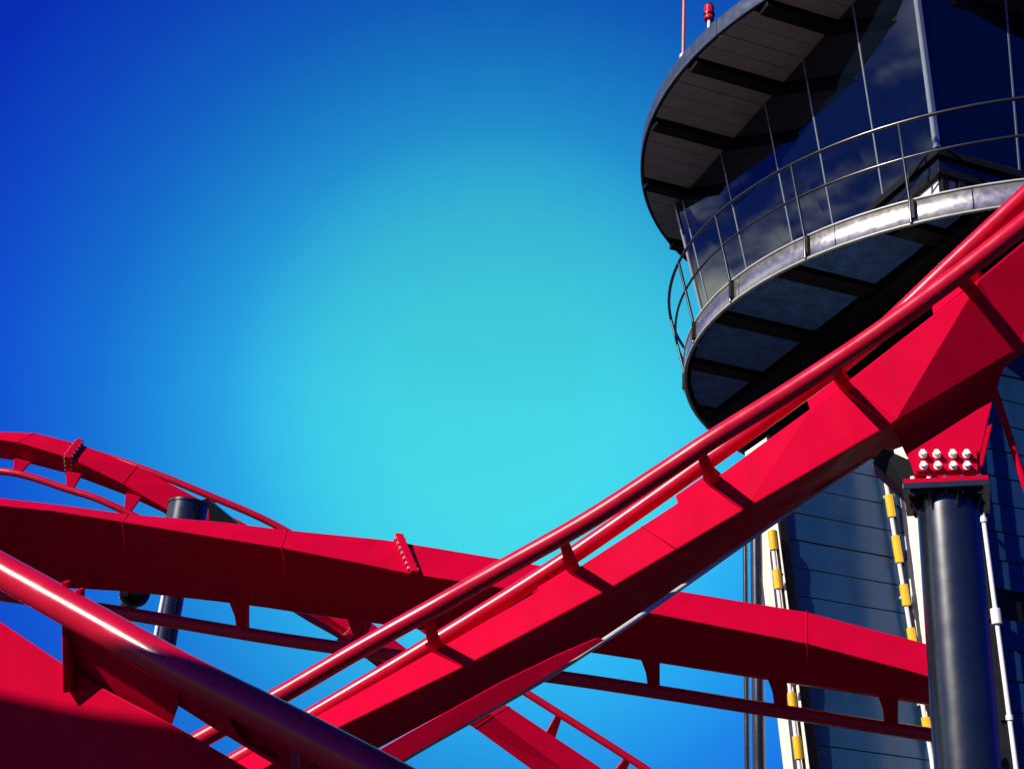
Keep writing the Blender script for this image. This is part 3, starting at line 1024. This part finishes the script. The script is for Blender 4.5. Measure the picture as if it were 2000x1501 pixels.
def plate(pts, name, th=.02):
    return MB().prism([P(*q) for q in pts], _f * th).build(name, RED, tD, bevel=.004)


plate([(132, 1218, 6.42), (348, 1334, 6.08), (348, 1376, 6.2), (335, 1414, 6.36), (214, 1352, 6.56), (134, 1302, 6.69)], 'web_plate')
plate([(340, 1328, 6.07), (422, 1372, 5.94), (475, 1447, 6.1), (548, 1490, 6.0), (548, 1500, 6.05), (481, 1459, 6.15), (405, 1414, 6.25), (346, 1376, 6.3)], 'web_plate')
plate([(410, 1370, 6.25), (546, 1440, 6.05), (546, 1492, 6.08), (480, 1455, 6.15), (450, 1430, 6.2)], 'gusset')
# two small lugs on the rail
for x in (130, 157):
    a = P(x, 1180, 6.45)
    MB().obox(P(x, interp(rd, x)[1] - 38, interp(rd, x)[2] + .05), RT * .013, UP * .03, _f * .03).build('lug', RED, tD, bevel=.004)

# column carrying the near track, left of the picture
q = (P(-180, 1600, 6.95))
o = empty('support_column', (q.x, q.y, 0), 'dark column carrying the nearest red track', 'column')
MB().tube([(q.x, q.y, .02), (q.x, q.y, P(-180, 1590, 6.9).z)], .26, 32).build('shaft', DARK, o)
MB().obox((q.x, q.y, .02), _x * .45, Vector((0, .45, 0)), Z * .02).build('base_plate', DARK, o)

# ------------------------------------------------------------------ supports behind the level track
b = P(337, 1165, 27.5)
o = empty('support_column', (b.x, b.y, 0), 'dark column with a wider capped head behind the level red track', 'column')
rr = 22.5 * 27.5 / F_PX
top = P(370, 958, 27.5).z
MB().tube([(b.x, b.y, .02), (b.x, b.y, top - .6)], rr, 32).build('shaft', DARK, o)
hd_ = MB().tube([(b.x, b.y, top - 1.3), (b.x, b.y, top - .02)], 40 * 27.5 / F_PX, 36).build('head', DARK, o)
MB().tube([(b.x, b.y, top - .02), (b.x, b.y, top + .03)], 42 * 27.5 / F_PX, 36).build('cap', DARK, hd_, bevel=.01)
MB().prism([P(408, 975, 27.6), P(470, 1026, 27.6), P(408, 1050, 27.6)], _f * .1).build('wing_plate', DARK, o)
MB().tube([P(322, 1150, 27.0), (P(312, 1150, 27.0).x, P(312, 1150, 27.0).y, .02)], .05, 8).build('edge_tube', PIPE, o)  # white tube along the column's pale left edge
MB().obox((b.x, b.y, .02), _x * .9, Vector((0, .9, 0)), Z * .02).build('base_plate', DARK, o)

a, c = P(266, 1150, 17.3), P(240, 1205, 17.7)
dv = (c - a).normalized()
e = a + dv * (a.z / -dv.z)
o = empty('support_strut', (e.x, e.y, 0), 'leaning dark strut with a bolted collar under the level track', 'strut')
MB().tube([a + dv * .12, e + Z * .02], .115, 20).build('shaft', DARK, o)
col = MB().tube([a + dv * .06, a + dv * .12], .2, 20).build('collar', DARK, o, bevel=.008)
MB().tube([a - dv * .35, a + dv * .06], .13, 20).build('stub', DARK, o)
for k in range(8):
    w = k * math.pi / 4
    s1 = dv.cross(_f).normalized()
    s2 = dv.cross(s1)
    hex_bolt(a + dv * .12 + (s1 * math.cos(w) + s2 * math.sin(w)) * .165, dv, .022, .04, col)

# ------------------------------------------------------------------ track E: unseen, added beside the camera and shaped to shade the near track
E1 = Vector((-.52905, .84859, 0))
E2 = E1.cross(SUN) * 1.0
if E2.z < 0: E2 = -E2


def S(a, b_, t): return E1 * a + E2 * b_ + SUN * t


tE = empty('coaster_track', S(6, 2.9, 6.5), 'unseen red track added high beside the viewer to shade the nearest track', 'coaster track', 'red coaster track sections')
ss = []
for k, a in enumerate((10.5, 9, 7.6, 6.4, 5.2, 4.0, 2.5, .5)):
    top_ = 3.21 + (7.1 - a) * .23
    t_ = 6.6 + .04 * (a - 6) ** 2
    ss.append((S(a, top_, t_), S(a, top_ - .8, t_ - .1), S(a, top_ - .85, t_ + .7)))
spine(ss, tE)
rail([b_ + (b_ - a) * .35 for a, b_, c in ss], tE)
rail([c + (b_ - a) * .35 for a, b_, c in ss], tE)
for a, b_, c in ss[1:-1]:
    m = MB()
    t = (ss[1][0] - ss[0][0]).normalized() * .05
    m.prism([b_ - t, b_ + (b_ - a) * .35 - t, c + (b_ - a) * .35 - t, c - t], t * 2)
    m.build('tie', RED, tE)
q = (ss[1][1] + ss[1][2]) / 2
o = empty('support_column', (q.x, q.y, 0), 'dark column carrying the added unseen track beside the viewer', 'column')
MB().tube([(q.x, q.y, .02), (q.x, q.y, q.z + .05)], .25, 24).build('shaft', DARK, o)
MB().obox((q.x, q.y, .02), _x * .45, Vector((0, .45, 0)), Z * .02).build('base_plate', DARK, o)
